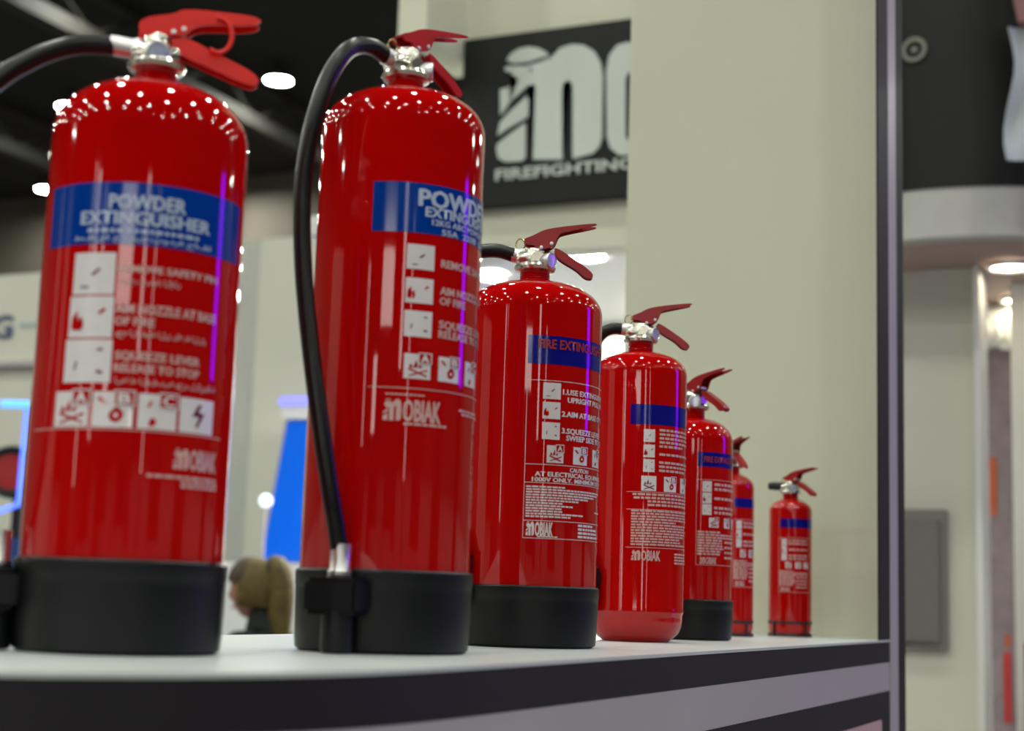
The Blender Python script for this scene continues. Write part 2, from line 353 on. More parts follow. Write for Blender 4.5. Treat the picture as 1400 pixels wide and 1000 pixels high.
def pict(root, kind, R, t0, t1, z0, z1, letter=None):
    """one instruction pictogram: a white printed square with red marks on it"""
    x0, x1 = math.radians(t0) * R, math.radians(t1) * R
    f = Flat(); f.rect(x0, x1, z0, z1); o = f.wrap('pictogram', R + 0.0003, WHITE_P, root)
    W, Hh = x1 - x0, z1 - z0
    def P(q): return [(x0 + a * W, z0 + b * Hh) for a, b in q]
    g = Flat(); wl = Flat()
    if letter:
        g.poly(P([(0.52, 0.60), (1.04, 0.60), (1.04, 1.06), (0.52, 1.06)]))
    if kind == 'wood':
        for q in ([(0.14, 0.10), (0.22, 0.08), (0.90, 0.34), (0.86, 0.40)], [(0.14, 0.36), (0.18, 0.42), (0.88, 0.14), (0.84, 0.08)], [(0.18, 0.42), (0.24, 0.62), (0.34, 0.44)], [(0.34, 0.44), (0.46, 0.78), (0.50, 0.46)], [(0.50, 0.46), (0.66, 0.58), (0.64, 0.42)]): g.poly(P(q))
    elif kind == 'liquid':
        g.poly(P([(0.50, 0.16), (0.62, 0.14), (0.74, 0.24), (0.78, 0.38), (0.70, 0.52), (0.60, 0.58), (0.52, 0.52), (0.42, 0.40), (0.42, 0.26)])); wl.poly(P([(0.58, 0.26), (0.66, 0.32), (0.60, 0.42), (0.52, 0.34)]))
        g.poly(P([(0.10, 0.80), (0.30, 0.62), (0.36, 0.68), (0.18, 0.86)]))
    elif kind == 'gas':
        g.poly(P([(0.28, 0.08), (0.44, 0.10), (0.48, 0.24), (0.38, 0.34), (0.30, 0.24)])); g.poly(P([(0.22, 0.62), (0.28, 0.60), (0.36, 0.78), (0.30, 0.80)]))
    elif kind == 'bolt':
        g.poly(P([(0.50, 0.82), (0.62, 0.84), (0.50, 0.60), (0.70, 0.58), (0.48, 0.12), (0.44, 0.20), (0.56, 0.48), (0.34, 0.48)]))
    elif kind == 'pin':
        g.poly(P([(0.44, 0.48), (0.62, 0.64), (0.66, 0.60), (0.50, 0.44)])); g.poly(P([(0.20, 0.16), (0.40, 0.16), (0.40, 0.20), (0.20, 0.20)]))
    elif kind == 'flame':
        g.poly(P([(0.06, 0.20), (0.30, 0.16), (0.36, 0.30), (0.30, 0.52), (0.22, 0.40), (0.20, 0.66), (0.08, 0.48)])); g.poly(P([(0.66, 0.60), (0.80, 0.72), (0.84, 0.66), (0.72, 0.56)]))
    elif kind == 'hand':
        g.poly(P([(0.70, 0.22), (0.84, 0.20), (0.84, 0.26), (0.72, 0.30)])); g.poly(P([(0.66, 0.76), (0.82, 0.72), (0.80, 0.82)])); g.poly(P([(0.22, 0.30), (0.26, 0.28), (0.30, 0.48), (0.26, 0.50)]))
    if g.V: mk = g.wrap('mark', R + 0.0007, RED if letter or kind in ('flame', 'liquid') else DKRED_P, o)
    if letter: wl.ring(x0 + W * .52, x0 + W * 1.04, z0 + Hh * .60, z0 + Hh * 1.06, W * .035)
    if letter: wl.text(letter, x0 + W * 0.62, z0 + Hh * 0.68, Hh * 0.30, W * 0.32, 0.05)
    if wl.V: wl.wrap('class_letter', R + 0.0011, WHITE_P, o)
    return o
def logo_flat(f, x0, x1, z0, z1):
    """word mark: eagle-headed m followed by OBIAK"""
    W, H = x1 - x0, z1 - z0; mw = W * 0.30
    def P(q): return [(x0 + a * mw, z0 + b * H) for a, b in q]
    f.poly(P([(0.36, 0.0), (0.34, 0.62), (0.22, 0.55), (0.06, 0.72), (0.10, 0.84), (0.28, 0.90), (0.55, 0.82), (0.66, 0.97), (0.82, 1.0), (0.94, 0.92), (1.0, 0.75), (1.0, 0.12), (0.92, 0.02), (0.72, 0.0), (0.72, 0.62), (0.66, 0.68), (0.60, 0.62), (0.60, 0.0)]))
    f.poly(P([(0.08, 0.90), (0.18, 0.99), (0.34, 1.0), (0.48, 0.92), (0.30, 0.96)]))
    f.poly(P([(0.0, 0.30), (0.02, 0.40), (0.28, 0.56), (0.29, 0.42)])); f.poly(P([(0.0, 0.02), (0.0, 0.20), (0.27, 0.34), (0.27, 0.0)]))
    f.text('OBIAK', x0 + mw * 1.08, z0, H, W - mw * 1.08, 0.05)

def extinguisher(label, X, Y, R, zt, zsh, kind, sc, yaw, boot=None, bottom='flat', band=None, hose=None, hose_r=0.0085, ring=False, stub=False, lever=None, clip=None, ldz=0.0):
    rz = math.atan2(-Y, -X) + PI / 2
    root = thing('fire_extinguisher', label, 'fire extinguisher', (X, Y, 1.10), rz, 'fire extinguishers lined up on the counter')
    obj('cylinder', lathe(body_profile(R, zt, zsh, bottom, boot), 96), RED, root, 30)
    if boot:
        rb = R + 0.0028
        obj('boot', lathe([(0.0, 0.0), (rb - 0.007, 0.0), (rb - 0.002, 0.003), (rb - 0.0012, 0.012), (rb, boot * 0.72), (rb, boot * 0.80), (rb + 0.0006, boot * 0.82), (rb + 0.0006, boot - 0.002), (rb - 0.0008, boot), (R - 0.001, boot)], 96), BOOT, root, 30)
    elif bottom == 'ring':
        ro = obj('foot_ring', lathe([(R - 0.002, 0.0), (R + 0.001, 0.0), (R + 0.0012, 0.004), (R + 0.0002, 0.006), (R - 0.002, 0.006)], 64), DKLINE, root, 30)
        obj('foot_band', lathe([(R - 0.001, 0.0225), (R + 0.0012, 0.0225), (R + 0.0014, 0.0275), (R - 0.001, 0.0275)], 64), DKLINE, root, 30)
        for k in range(4):
            a = PI / 4 + k * PI / 2; b = bmesh.new(); tube([(math.cos(a) * (R + 0.0015), math.sin(a) * (R + 0.0015), 0.0), (math.cos(a) * (R + 0.0015), math.sin(a) * (R + 0.0015), 0.026)], 0.0022, 6, b); obj('foot_strap', b, DKLINE, root)
    head(root, kind, sc, yaw, zt, ring=ring, stub=stub, lever_mat=lever, ldz=ldz)
    if hose:
        obj('hose', tube(spline(hose, 6), hose_r, 14), HOSE, root, 60)
    if clip:
        th, zc, big = clip
        c, s = math.cos(th), math.sin(th)
        M = Matrix.Rotation(th, 4, 'Z')     # local frame: -Y outwards
        if big:
            b = box(-0.027, 0.025, -R - 0.0325, -R - 0.001, zc - 0.016, zc + 0.016, 0.004); o = obj('hose_clip', b, BOOT, root, 40); o.data.transform(M)
            b = lathe([(0.0, 0.001), (0.0135, 0.001), (0.0145, 0.004), (0.0145, zc), (0.0115, zc + 0.018), (0.0095, zc + 0.020), (0.0, zc + 0.020)], 24, None, Matrix.Translation((0, -R - 0.0155, 0))); o = obj('nozzle', b, BOOT, root, 40); o.data.transform(M)
            b = lathe([(0.0, zc + 0.0185), (0.0105, zc + 0.0185), (0.0108, zc + 0.022), (0.0092, zc + 0.024), (0.0096, zc + 0.046), (0.0, zc + 0.046)], 24, None, Matrix.Translation((0, -R - 0.0155, 0))); o = obj('hose_end_ferrule', b, STEEL, root, 40); o.data.transform(M)
        else:
            b = box(-0.008, 0.008, -R - 0.020, -R + 0.001, zc - 0.012, zc + 0.012, 0.003); o = obj('hose_clip', b, BOOT, root, 40); o.data.transform(M)
            b = lathe([(0.0, zc - 0.045), (0.0075, zc - 0.045), (0.0095, zc - 0.03), (0.0095, zc + 0.012), (0.0, zc + 0.014)], 20, None, Matrix.Translation((0, -R - 0.012, 0))); o = obj('nozzle', b, HOSE, root, 40); o.data.transform(M)
    if band:
        t0, t1, z0, z1, m = band; f = Flat(); f.rect(math.radians(t0) * R, math.radians(t1) * R, z0, z1); f.wrap('label_band', R + 0.0003, m, root)
    return root
def D(t, R): return math.radians(t) * R

# --- 1, leftmost
R = .0815
e = extinguisher('leftmost and nearest red powder extinguisher with a full blue band facing the camera', 1.0281, .8097, R, .476, .423, 'A', 1.0, 0.0, ldz=.0065, boot=.0735, band=(-65, 68, .3195, .3700, BLUE_A), ring=True,
    hose=[(-0.036, 0, .5085), (-0.0636, -0.004, .5045), (-0.0864, -0.009, .4945), (-0.1056, -0.014, .4808), (-0.1242, -0.02, .4630), (-0.1468, -0.03, .4307), (-0.1595, -0.03, .3805), (-0.1607, -0.03, .3083), (-0.1533, -0.03, .2321), (-0.1395, -0.025, .1636), (-0.1201, -0.02, .1172), (-0.1043, -0.017, .0905), (-.0965, -0.0152, .072)], clip=(math.radians(-81), .048, True))
f = Flat()
f.text('POWDER', D(-21.3, R), .3484, .0118, D(43.5, R), .05); f.text('EXTINGUISHER', D(-38, R), .3358, .0106, D(76.5, R), .045)
f.wrap('band_lettering', R + .0008, LTBLUE_P, e)
f = Flat(); f.para(D(-33, R), .3290, D(64, R), .0030, (.003, .008)); f.text('طفاية حريق بودرة جافة', D(-42, R), .3228, .0042, D(82, R), .02)
f.wrap('band_small_print', R + .0008, LTBLUE_P, e)
f = Flat()
f.text('REMOVE SAFETY PIN', D(-13.4, R), .2975, .0058, D(60, R), .05); f.text('اسحب مسمار الامان', D(-12, R), .2890, .0045, D(33.5, R), .02)
f.text('AIM NOZZLE AT BASE', D(-13.4, R), .2648, .0074, D(60.5, R), .05); f.text('OF FIRE', D(-13.4, R), .2550, .0066, D(22, R), .05); f.text('وجه الفوهة الى قاعدة النار', D(-12.5, R), .2470, .0045, D(53, R), .02)
f.text('SQUEEZE LEVER', D(-12, R), .2278, .0066, D(49, R), .05); f.text('RELEASE TO STOP', D(-12, R), .2180, .0066, D(49, R), .05); f.text('اضغط المقبض وحرر للايقاف', D(-11, R), .2095, .0045, D(61, R), .02)
f.rect(D(-67, R), D(59, R), .1725, .1734)
logo_flat(f, D(24, R), D(55.5, R), .1450, .1612)
for k in range(3): f.para(D(9.5 + (k > 0) * 20, R), .1375 - k * .0034, D(48 - (k > 0) * 20, R), .0022)
f.wrap('label_print', R + .0003, PINK_P, e)
for k, (n_, a, b, c, d_) in enumerate((('pin', -40, -14.8, .279, .3125), ('flame', -41, -14.3, .2446, .2775), ('hand', -42, -13.6, .209, .243))): pict(e, n_, R, a, b, c, d_)
for n_, L_, a, b in (('wood', 'A', -46.5, -24.5), ('liquid', 'B', -22.2, 0), ('gas', 'C', 2.5, 24.2), ('bolt', None, 26, 50)): pict(e, n_, R, a, b, .1745, .2020, L_)

# --- 2
R = .0798
e = extinguisher('tallest red powder extinguisher with a black hose looping down its front into a clip', 1.2863, .7081, R, .5412, .497, 'B', 1.0, math.radians(38), ldz=.006, lever=RED_C, boot=.0748, band=(-18.8, 100, .3835, .4308, BLUE_A),
    hose=[(-.0190, -.0150, .5728), (-.0350, -.030, .5770), (-.0525, -.047, .5690), (-.0661, -.060, .5480), (-.0762, -.067, .5200), (-.0846, -.072, .4833), (-.0902, -.074, .4368), (-.0897, -.076, .3913), (-.0857, -.079, .3428), (-.0791, -.083, .2949), (-.0702, -.088, .2411), (-.0603, -.0915, .1884), (-.0500, -.092, .1365), (-.0445, -.0895, .1113), (-.041, -.0875, .092)], hose_r=.0083, clip=(math.radians(-24.5), .050, True))
f = Flat()
f.text('POWDER', D(11.7, R), .4095, .0162, D(74, R), .05); f.text('EXTINGUISHER', D(16.8, R), .3999, .0093, D(70, R), .05); f.text('12KG ABC POWDER', D(21.8, R), .3924, .0056, D(58, R), .04); f.text('55A  233B  C', D(29.3, R), .3842, .0056, D(46, R), .04)
f.wrap('band_lettering', R + .0007, LTBLUE_P, e)
f = Flat()
for s_, z_ in (('REMOVE SAFETY PIN', .3540), ('AIM NOZZLE AT BASE', .3285), ('OF FIRE', .3190), ('SQUEEZE LEVER', .2970), ('RELEASE TO STOP', .2880)): f.text(s_, D(29.8, R), z_, .0072, D(70 if len(s_) > 16 else 62 if len(s_) > 12 else 24, R), .05)
f.rect(D(-16.4, R), D(95, R), .2383, .2391); f.para(D(-4.6, R), .2320, D(26, R), .0014, (.002, .005)); logo_flat(f, D(-5.8, R), D(34, R), .2085, .2283); f.para(D(8, R), .2050, D(31, R), .0022); f.para(D(51, R), .2225, D(30, R), .0020); f.para(D(54, R), .2192, D(30, R), .0020)
f.wrap('label_print', R + .0003, PINK_P, e)
for n_, a, b in (('pin', .3493, .3727), ('flame', .3178, .3411), ('hand', .2864, .3105)): pict(e, n_, R, 5.5, 24.6, a, b)
for n_, L_, a, b in (('wood', 'A', 6.6, 24.9), ('liquid', 'B', 30.8, 48.7), ('gas', 'C', 56.2, 74.5)): pict(e, n_, R, a, b, .2478, .2706, L_)

# --- 3
R = .080
e = extinguisher('third red extinguisher from the left, black boot and white-framed label with caution text', 1.6216, .7099, R, .4189, .378, 'B', 1.0, 0.0, boot=.0675, band=(-3.6, 100, .3115, .3435, BLUE_B),
    hose=[(-.0235, 0, .4505), (-.0420, -.003, .4550), (-.0620, -.008, .4530), (-.0763, -.015, .4462), (-.0887, -.02, .4251), (-.0958, -.025, .374), (-.0968, -.03, .2967), (-.0940, -.03, .2132), (-.0890, -.036, .1475), (-.0790, -.050, .114), (-.0725, -.0566, .094)], clip=(math.radians(-52), .090, False))
f = Flat(); f.text('FIRE EXTINGUISHER', D(4.4, R), .3290, .0105, D(76, R), .04); f.wrap('band_lettering', R + .0007, BANDRED_P, e)
f = Flat(); t_ = .0006
f.rect(D(-3.6, R), D(95, R), .2927, .2933); f.rect(D(-3.6, R), D(95, R), .1185, .1191); f.rect(D(-3.6, R), D(-3.2, R), .1185, .2933)
for z_ in (.1999, .1798, .1382): f.rect(D(-3.6, R), D(95, R), z_ - .0006, z_)
for s_, t0, z_, wd in (('1.USE EXTINGUISHER', 26, .2786, 62), ('UPRIGHT PULL PIN', 30.5, .2701, 56), ('2.AIM AT BASE OF FIRE', 25.4, .2540, 66), ('3.SQUEEZE LEVER', 25.8, .2353, 52), ('SWEEP SIDE TO SIDE', 30, .2276, 60)): f.text(s_, D(t0, R), z_, .0060, D(wd, R), .045)
f.text('CAUTION', D(34.3, R), .1930, .0046, D(21.5, R), .045); f.text('AT ELECTRICAL EQUIPMENT', D(4.6, R), .1868, .0050, D(82, R), .045); f.text('1000V ONLY. MINIMUM DISTANCE 1M', D(2.4, R), .1808, .0048, D(104, R), .045)
for k, L_ in enumerate((32, 82, 78, 68, 58, 46, 30, 40, 30, 30, 52, 38)): f.para(D(-1.8, R), .1742 - k * .00296, D(L_, R), .0017, (.003, .008))
f.para(D(70, R), .1500, D(15, R), .0014)
logo_flat(f, D(-1.2, R), D(20.5, R), .1214, .1366); f.para(D(8, R), .1200, D(17, R), .0012, (.002, .004))
for k in range(4): f.para(D(44.5, R), .1335 - k * .0041, D((22, 30, 32, 34)[k], R), .0024, (.003, .008))
f.wrap('label_print', R + .0003, WHITE_P, e)
for n_, a, b in (('pin', .2725, .2907), ('flame', .2504, .2692), ('hand', .2276, .2466)): pict(e, n_, R, 9.4, 24.2, a, b)
for n_, L_, a, b in (('wood', 'A', 13.8, 28), ('liquid', 'B', 37.4, 53.5), ('gas', 'C', 62.2, 78)): pict(e, n_, R, a, b, .2019, .2212, L_)

# --- 4
R = .0653
e = extinguisher('fourth red extinguisher from the left, bare rounded base without a black boot', 2.0266, .721, R, .4012, .366, 'B', 1.0, math.radians(6), bottom='round', band=(-10.8, 95, .2920, .3195, BLUE_B),
    hose=[(-.0235, -.0025, .4330), (-.0400, -.005, .4335), (-.0550, -.008, .4254), (-.0655, -.011, .4057), (-.0735, -.015, .3581), (-.0775, -.02, .2855), (-.0780, -.02, .2043), (-.0725, -.032, .1343), (-.0609, -.0476, .092)], clip=(math.radians(-52), .084, False))
f = Flat()
for k in range(11):
    if k in (5, 7): continue
    f.para(D(25.3, R), .2835 - k * .0055, D((60, 58, 62, 60, 40, 0, 62, 0, 62, 58, 50)[k], R), .0030, (.004, .010))
for z_ in (.2007, .1771, .1261): f.rect(D(-13.4, R), D(88, R), z_ - .0007, z_)
for k in range(4): f.para(D((-6.2, -5, 12, 12)[k], R), .1958 - k * .0047, D((88, 86, 70, 68)[k], R), .0028, (.004, .010))
for k in range(13): f.para(D(-7.5, R), .1738 - k * .00375, D((94, 92, 90, 94, 60, 88, 84, 90, 86, 80, 70, 72, 84)[k], R), .0023, (.004, .012))
logo_flat(f, D(-6.6, R), D(29, R), .1085, .1222)
for k in range(4): f.para(D(51, R), .1172 - k * .0040, D(34, R), .0024, (.004, .010))
f.wrap('label_print', R + .0003, PINK_P, e)
for n_, a, b in (('pin', .2682, .2854), ('flame', .2473, .2645), ('hand', .2274, .2446)): pict(e, n_, R, 5.6, 19.4, a, b)
for n_, L_, a, b in (('wood', None, 3.7, 21.9), ('liquid', 'B', 32.3, 51.9), ('gas', 'C', 61.3, 80)): pict(e, n_, R, a, b, .2019, .2221, L_)

# --- 5
R = .0607
def small_label(e, R, t0, z1, z0, first=True):
    H = z1 - z0; f = Flat(); g = Flat()
    t1 = t0 + 92
    f.rect(D(t0, R), D(t1, R), z1 - .0007, z1); f.rect(D(t0, R), D(t1, R), z0, z0 + .0007); f.rect(D(t0, R), D(t0, R) + .0006, z0, z1)
    for k in range(7):
        if k in (2, 4): continue
        f.para(D(t0 + 27, R), z1 - H * (.07 + .055 * k), D(55, R), H * .030, (.004, .012))
    for k in range(9): f.para(D(t0 + 2, R), z1 - H * (.625 + .032 * k), D((36, 80, 82, 40, 40, 42, 44, 38, 36)[k], R), H * .021, (.004, .012))
    for k in range(4): f.para(D(t0 + 48, R), z1 - H * (.74 + .06 * k), D(34, R), H * .026, (.004, .010))
    logo_flat(f, D(t0 + 6, R), D(t0 + 32, R), z0 + H * .015, z0 + H * .095)
    f.wrap('label_print', R + .0003, PINK_P, e)
    for k, n_ in enumerate(('pin', 'flame', 'hand')): pict(e, n_, R, t0 + 8.5, t0 + 22.5, z1 - H * (.145 + .135 * k), z1 - H * (.02 + .135 * k))
    for n_, L_, a in (('wood', 'A', 19), ('liquid', 'B', 46), ('gas', 'C', 70)): pict(e, n_, R, t0 + a, t0 + a + 16, z1 - H * .56, z1 - H * .445, L_)
e = extinguisher('fifth red extinguisher from the left, smaller, with a black boot', 2.2672, .7186, R, .3364, .297, 'B', 1.0, -0.75, boot=.0598, band=(7.4, 100, .2570, .2788, BLUE_B),
    hose=[(-.0175, .0162, .3685), (-.040, .030, .368), (-.063, .022, .350), (-.073, -.006, .310), (-.0755, -.026, .24), (-.0745, -.024, .16), (-.0705, -.0195, .098)], hose_r=.0078, clip=(math.radians(-74), .085, False))
f = Flat(); f.text('FIRE EXTINGUISHER', D(16, R), .2640, .0085, D(70, R), .04); f.wrap('band_lettering', R + .0007, BANDRED_P, e)
small_label(e, R, 5.8, .2378, .1105)
# --- 6
R = .040
e = extinguisher('slim red extinguisher half hidden behind the fifth one in the row', 2.62, .760, R, .2812, .254, 'B', .85, -1.15, bottom='ring', band=(7.8, 110, .2200, .2362, BLUE_B),
    hose=[(-.0082, .0185, .3085), (-.022, .036, .308), (-.042, .032, .292), (-.052, .006, .25), (-.0525, -.012, .17), (-.050, -.0125, .10)], hose_r=.006, clip=(math.radians(-76), .085, False))
small_label(e, R, 6, .1998, .0838)
# --- 7
R = .0385
e = extinguisher('smallest red extinguisher, standing alone at the far right end by the cream wall', 2.80, .699, R, .2487, .226, 'B', .80, -0.62, bottom='ring', band=(-28.8, 100, .1950, .2115, BLUE_B), stub=True)
small_label(e, R, -32, .1770, .0790)

# ------------------------------------------------------------------ stand fascia with the black sign
def yz_prism(poly, x0, x1, bm=None):
    """polygon in (Y, Z), extruded along X"""
    b2 = bmesh.new(); a = [b2.verts.new((x0, y, z)) for y, z in poly]; b = [b2.verts.new((x1, y, z)) for y, z in poly]; n = len(poly)
    b2.faces.new(a); b2.faces.new(b[::-1])
    for i in range(n): b2.faces.new((a[i], b[i], b[(i + 1) % n], a[(i + 1) % n]))
    bmesh.ops.triangulate(b2, faces=[f for f in b2.faces if len(f.verts) > 4])
    if bm is None: return b2
    merge(bm, b2); return bm
struct(obj('wall_fascia', box(5.205, 5.35, 0.95, 2.60, 2.447, 4.6), CREAM))
struct(obj('trim_4', box(4.86, 5.35, 2.60, 2.72, 3.225, 4.6), CREAM))
sg = thing('sign_board', 'black sign board with a white eagle-headed word mark and the word FIREFIGHTING', 'sign', (5.2, 1.75, 2.62))
def sg_obj(name, bm, m):
    o = obj(name, bm, m, sg); o.data.transform(Matrix.Translation((-5.2, -1.75, -2.62))); return o
sg_obj('board', box(5.165, 5.2, 0.98, 2.594, 2.62, 3.305, 0.003), BLACKS)
mb = [(2.279, 2.791), (2.288, 3.071), (2.278, 3.083), (2.298, 3.088), (2.312, 3.083), (2.384, 3.029), (2.397, 3.008), (2.422, 2.98), (2.427, 3.082), (2.386, 3.089), (2.349, 3.113), (2.381, 3.141), (2.409, 3.157), (2.407, 3.171), (2.388, 3.172), (2.319, 3.164), (2.264, 3.174), (2.242, 3.184), (2.219, 3.184), (2.206, 3.2), (2.179, 3.22), (2.134, 3.228), (2.085, 3.219), (2.044, 3.191), (2.017, 3.145), (2.006, 3.092), (2.003, 2.853), (2.013, 2.816), (2.039, 2.793), (2.118, 2.78), (2.125, 3.054), (2.13, 3.076), (2.144, 3.086), (2.16, 3.083), (2.168, 3.062), (2.16, 2.781)]
b = yz_prism(mb, 5.155, 5.166)
yz_prism([(2.403, 3.197), (2.386, 3.221), (2.354, 3.237), (2.312, 3.24), (2.27, 3.229), (2.243, 3.213), (2.224, 3.193), (2.265, 3.189), (2.319, 3.18), (2.375, 3.182)], 5.155, 5.166, b)
yz_prism([(2.43, 2.909), (2.422, 2.95), (2.396, 2.978), (2.315, 3.044), (2.305, 3.029), (2.305, 2.961), (2.385, 2.926), (2.43, 2.9)], 5.155, 5.166, b)
yz_prism([(2.434, 2.85), (2.429, 2.867), (2.384, 2.898), (2.316, 2.939), (2.312, 2.8), (2.329, 2.789), (2.398, 2.793), (2.425, 2.81)], 5.155, 5.166, b)
sg_obj('eagle_letter', b, LETTER)
sg_obj('eagle_eye', yz_prism([(2.309, 3.15), (2.295, 3.151), (2.291, 3.143), (2.303, 3.141)], 5.1535, 5.155), BLACKS)
Oo = [(1.983, 2.851), (1.992, 3.108), (1.982, 3.166), (1.952, 3.202), (1.909, 3.209), (1.865, 3.195), (1.834, 3.158), (1.82, 3.096), (1.815, 2.852), (1.827, 2.803), (1.856, 2.776), (1.934, 2.777), (1.969, 2.807)]
sg_obj('letter', yz_prism(Oo, 5.155, 5.166), LETTER); sg_obj('letter_counter', yz_prism([(1.909, 2.846), (1.914, 3.067), (1.905, 3.087), (1.884, 3.093), (1.866, 3.083), (1.857, 3.06), (1.853, 2.849), (1.861, 2.829), (1.882, 2.825), (1.901, 2.832)], 5.1535, 5.155), BLACKS)
def flat_text(name, s, y_left, z, cap, width, x, m, bold=0.05):
    """lettering on a wall facing -X, reading from +Y to -Y"""
    V, F, wd = text2d(s, 0.0); bm = bmesh.new(); vs = [bm.verts.new((x, y_left - a * width / wd, z + b_ * cap / CAPH)) for a, b_, _ in V]
    for f_ in F:
        try: bm.faces.new([vs[i] for i in f_])
        except ValueError: pass
    r = bmesh.ops.extrude_face_region(bm, geom=bm.faces[:]); bmesh.ops.translate(bm, verts=[v for v in r['geom'] if isinstance(v, bmesh.types.BMVert)], vec=(0.004, 0, 0))
    return bm
for ch, y0, wd in (('B', 1.785, .16), ('I', 1.60, .055), ('A', 1.525, .18), ('K', 1.325, .17)): sg_obj('letter', flat_text('letter', ch, y0, 2.778, .44, wd, 5.158, LETTER, .04), LETTER)
sg_obj('small_lettering', flat_text('t', 'FIREFIGHTING', 2.437, 2.724, .044, .56, 5.160, LETTER, .03), LETTER)
# lit room behind the fascia
struct(obj('wall_stand_back', box(7.6, 7.75, 0.9, 3.4, 0, 3.0), WHITEW))
struct(obj('ceiling_stand', box(5.352, 7.598, 0.9, 3.4, 2.62, 2.70), WHITEW))
def downlight(label, x, y, z, r=0.09, group='downlights in the stand soffits', m=None):
    t = thing('downlight', label, 'downlight', (x, y, z), 0, group)
    obj('bezel', lathe([(r * 1.25, 0.012), (r * 1.25, -0.004), (r * 1.05, -0.008), (r, 0.0), (r, 0.010)], 24), STEEL, t, 40)
    obj('lens', lathe([(0.0, -0.002), (r * 1.0, 0.002)], 24), m or DOWNL, t)
    return t
downlight('downlight behind the handle of the third extinguisher', 5.97, 2.40, 2.605, .10)
downlight('downlight behind the hose of the third extinguisher', 6.27, 2.96, 2.605, .055)
downlight('unseen added downlight that brightens the white wall behind the fascia', 7.15, 2.45, 2.605, .12)  # extra lamp out of view, added to brighten the white back wall

# ------------------------------------------------------------------ neighbouring stand on the right
struct(obj('wall_neighbour', box(5.6, 5.75, 0.735, 1.35, 0, 2.378), CREAMW))
struct(obj('trim_5', box(5.56, 5.75, 0.712, 0.7345, 0, 2.378), WHITEW))
cb = thing('wall_cabinet', 'flat grey cabinet on the cream wall behind the striped frame', 'cabinet', (5.6, 0.92, 1.02))
obj('cabinet_frame', box(-0.03, -0.001, -0.085, 0.115, 0.0, 0.488, 0.004), mat('grey_paint', (0.20, 0.185, 0.17), 0.5, noise=0.05), cb)
obj('cabinet_door', box(-0.045, -0.031, -0.062, 0.10, 0.025, 0.452, 0.004), mat('grey_door_paint', (0.15, 0.135, 0.125), 0.5, noise=0.05), cb)
dr = thing('round_canopy', 'round canopy of the neighbouring stand, black above and pale below', 'canopy', (5.91, 0.80, 2.2))
obj('black_drum', lathe([(0.0, 1.9), (0.70, 1.9), (0.70, 0.375), (0.66, 0.375), (0.66, 0.40), (0.0, 0.40)], 96), BLACKS, dr, 40)
obj('pale_drum', lathe([(0.695, 0.3745), (0.695, 0.205), (0.675, 0.19), (0.0, 0.19)], 96), mat('pale_grey_drum', (0.50, 0.50, 0.46), 0.55, noise=0.03), dr, 40)
obj('soffit_ring', lathe([(0.675, 0.189), (0.66, 0.181), (0.0, 0.181)], 96), mat('pink_soffit', (0.42, 0.30, 0.26), 0.6, noise=0.04), dr, 40)
# ring emblem on the drum: built in the tangent plane where it sits
em_a = PI - 0.106
emp = Vector((math.cos(em_a) * 0.703, math.sin(em_a) * 0.703, 0.873)); emd = Vector((math.cos(em_a), math.sin(em_a), 0))
bb = lathe([(0.030, 0.0), (0.030, 0.006), (0.044, 0.006), (0.044, 0.0)], 32, None, axis_to(emd, emp)); lathe([(0.0, 0.006), (0.011, 0.006), (0.013, 0.0)], 20, bb, axis_to(emd, emp))
EMB = mat('grey_emblem', (0.22, 0.22, 0.18), 0.5, noise=0.05)
obj('ring_emblem', bb, EMB, dr)
downlight('warm downlight under the round canopy, nearest the right edge of the picture', 5.58, 0.610, 2.366, .065, m=mat('warm_lens', (0.9, 0.85, 0.7), 0.4, emit=(1.0, 0.90, 0.66), strength=26))
downlight('second warm downlight further under the round canopy', 6.20, 0.642, 2.366, .065, m=MATS['warm_lens'])
# white draped banner at the right edge
bn = bmesh.new(); n = 14
pts = []
for i in range(n + 1):
    s_ = i / n; pts.append((4.985 + 0.02 * math.sin(s_ * 9), 0.545 - 0.30 * s_ + 0.012 * math.sin(s_ * 13)))
for i in range(n):
    (xa, ya), (xb, yb) = pts[i], pts[i + 1]; rows = []
    for (x_, y_) in ((xa, ya), (xb, yb)):
        col = []
        for k in range(9):
            h = k / 8; col.append((x_ + 0.012 * math.sin(h * 11 + y_ * 20), y_ + 0.015 * math.sin(h * 7) - 0.02 * h, 2.585 + 0.447 * h))
        rows.append(col)
    for k in range(8): bn.faces.new([bn.verts.new(p) for p in (rows[0][k], rows[1][k], rows[1][k + 1], rows[0][k + 1])])
bmesh.ops.remove_doubles(bn, verts=bn.verts[:], dist=1e-5)
r = bmesh.ops.solidify(bn, geom=bn.faces[:], thickness=0.006)
tag(obj('draped_banner', bn, mat('pale_cloth', (0.42, 0.46, 0.50), 0.8, noise=0.12, nscale=9), None, 60), 'pale draped cloth against the black canopy at the right edge', 'banner')
aw = thing('pink_awning', 'dull pink panel in the top right corner above the draped cloth', 'awning', (4.99, -0.8, 0))
PINKC = mat('dull_pink_cloth', (0.24, 0.11, 0.11), 0.8, noise=0.1)
obj('panel', yz_prism([(1.41, 3.62), (1.305, 3.035), (0.0, 3.035), (0.0, 3.62)], -0.03, 0.03), PINKC, aw)
obj('post', box(-0.03, 0.03, -0.06, -0.0005, 0, 3.62), BLACKL, aw)
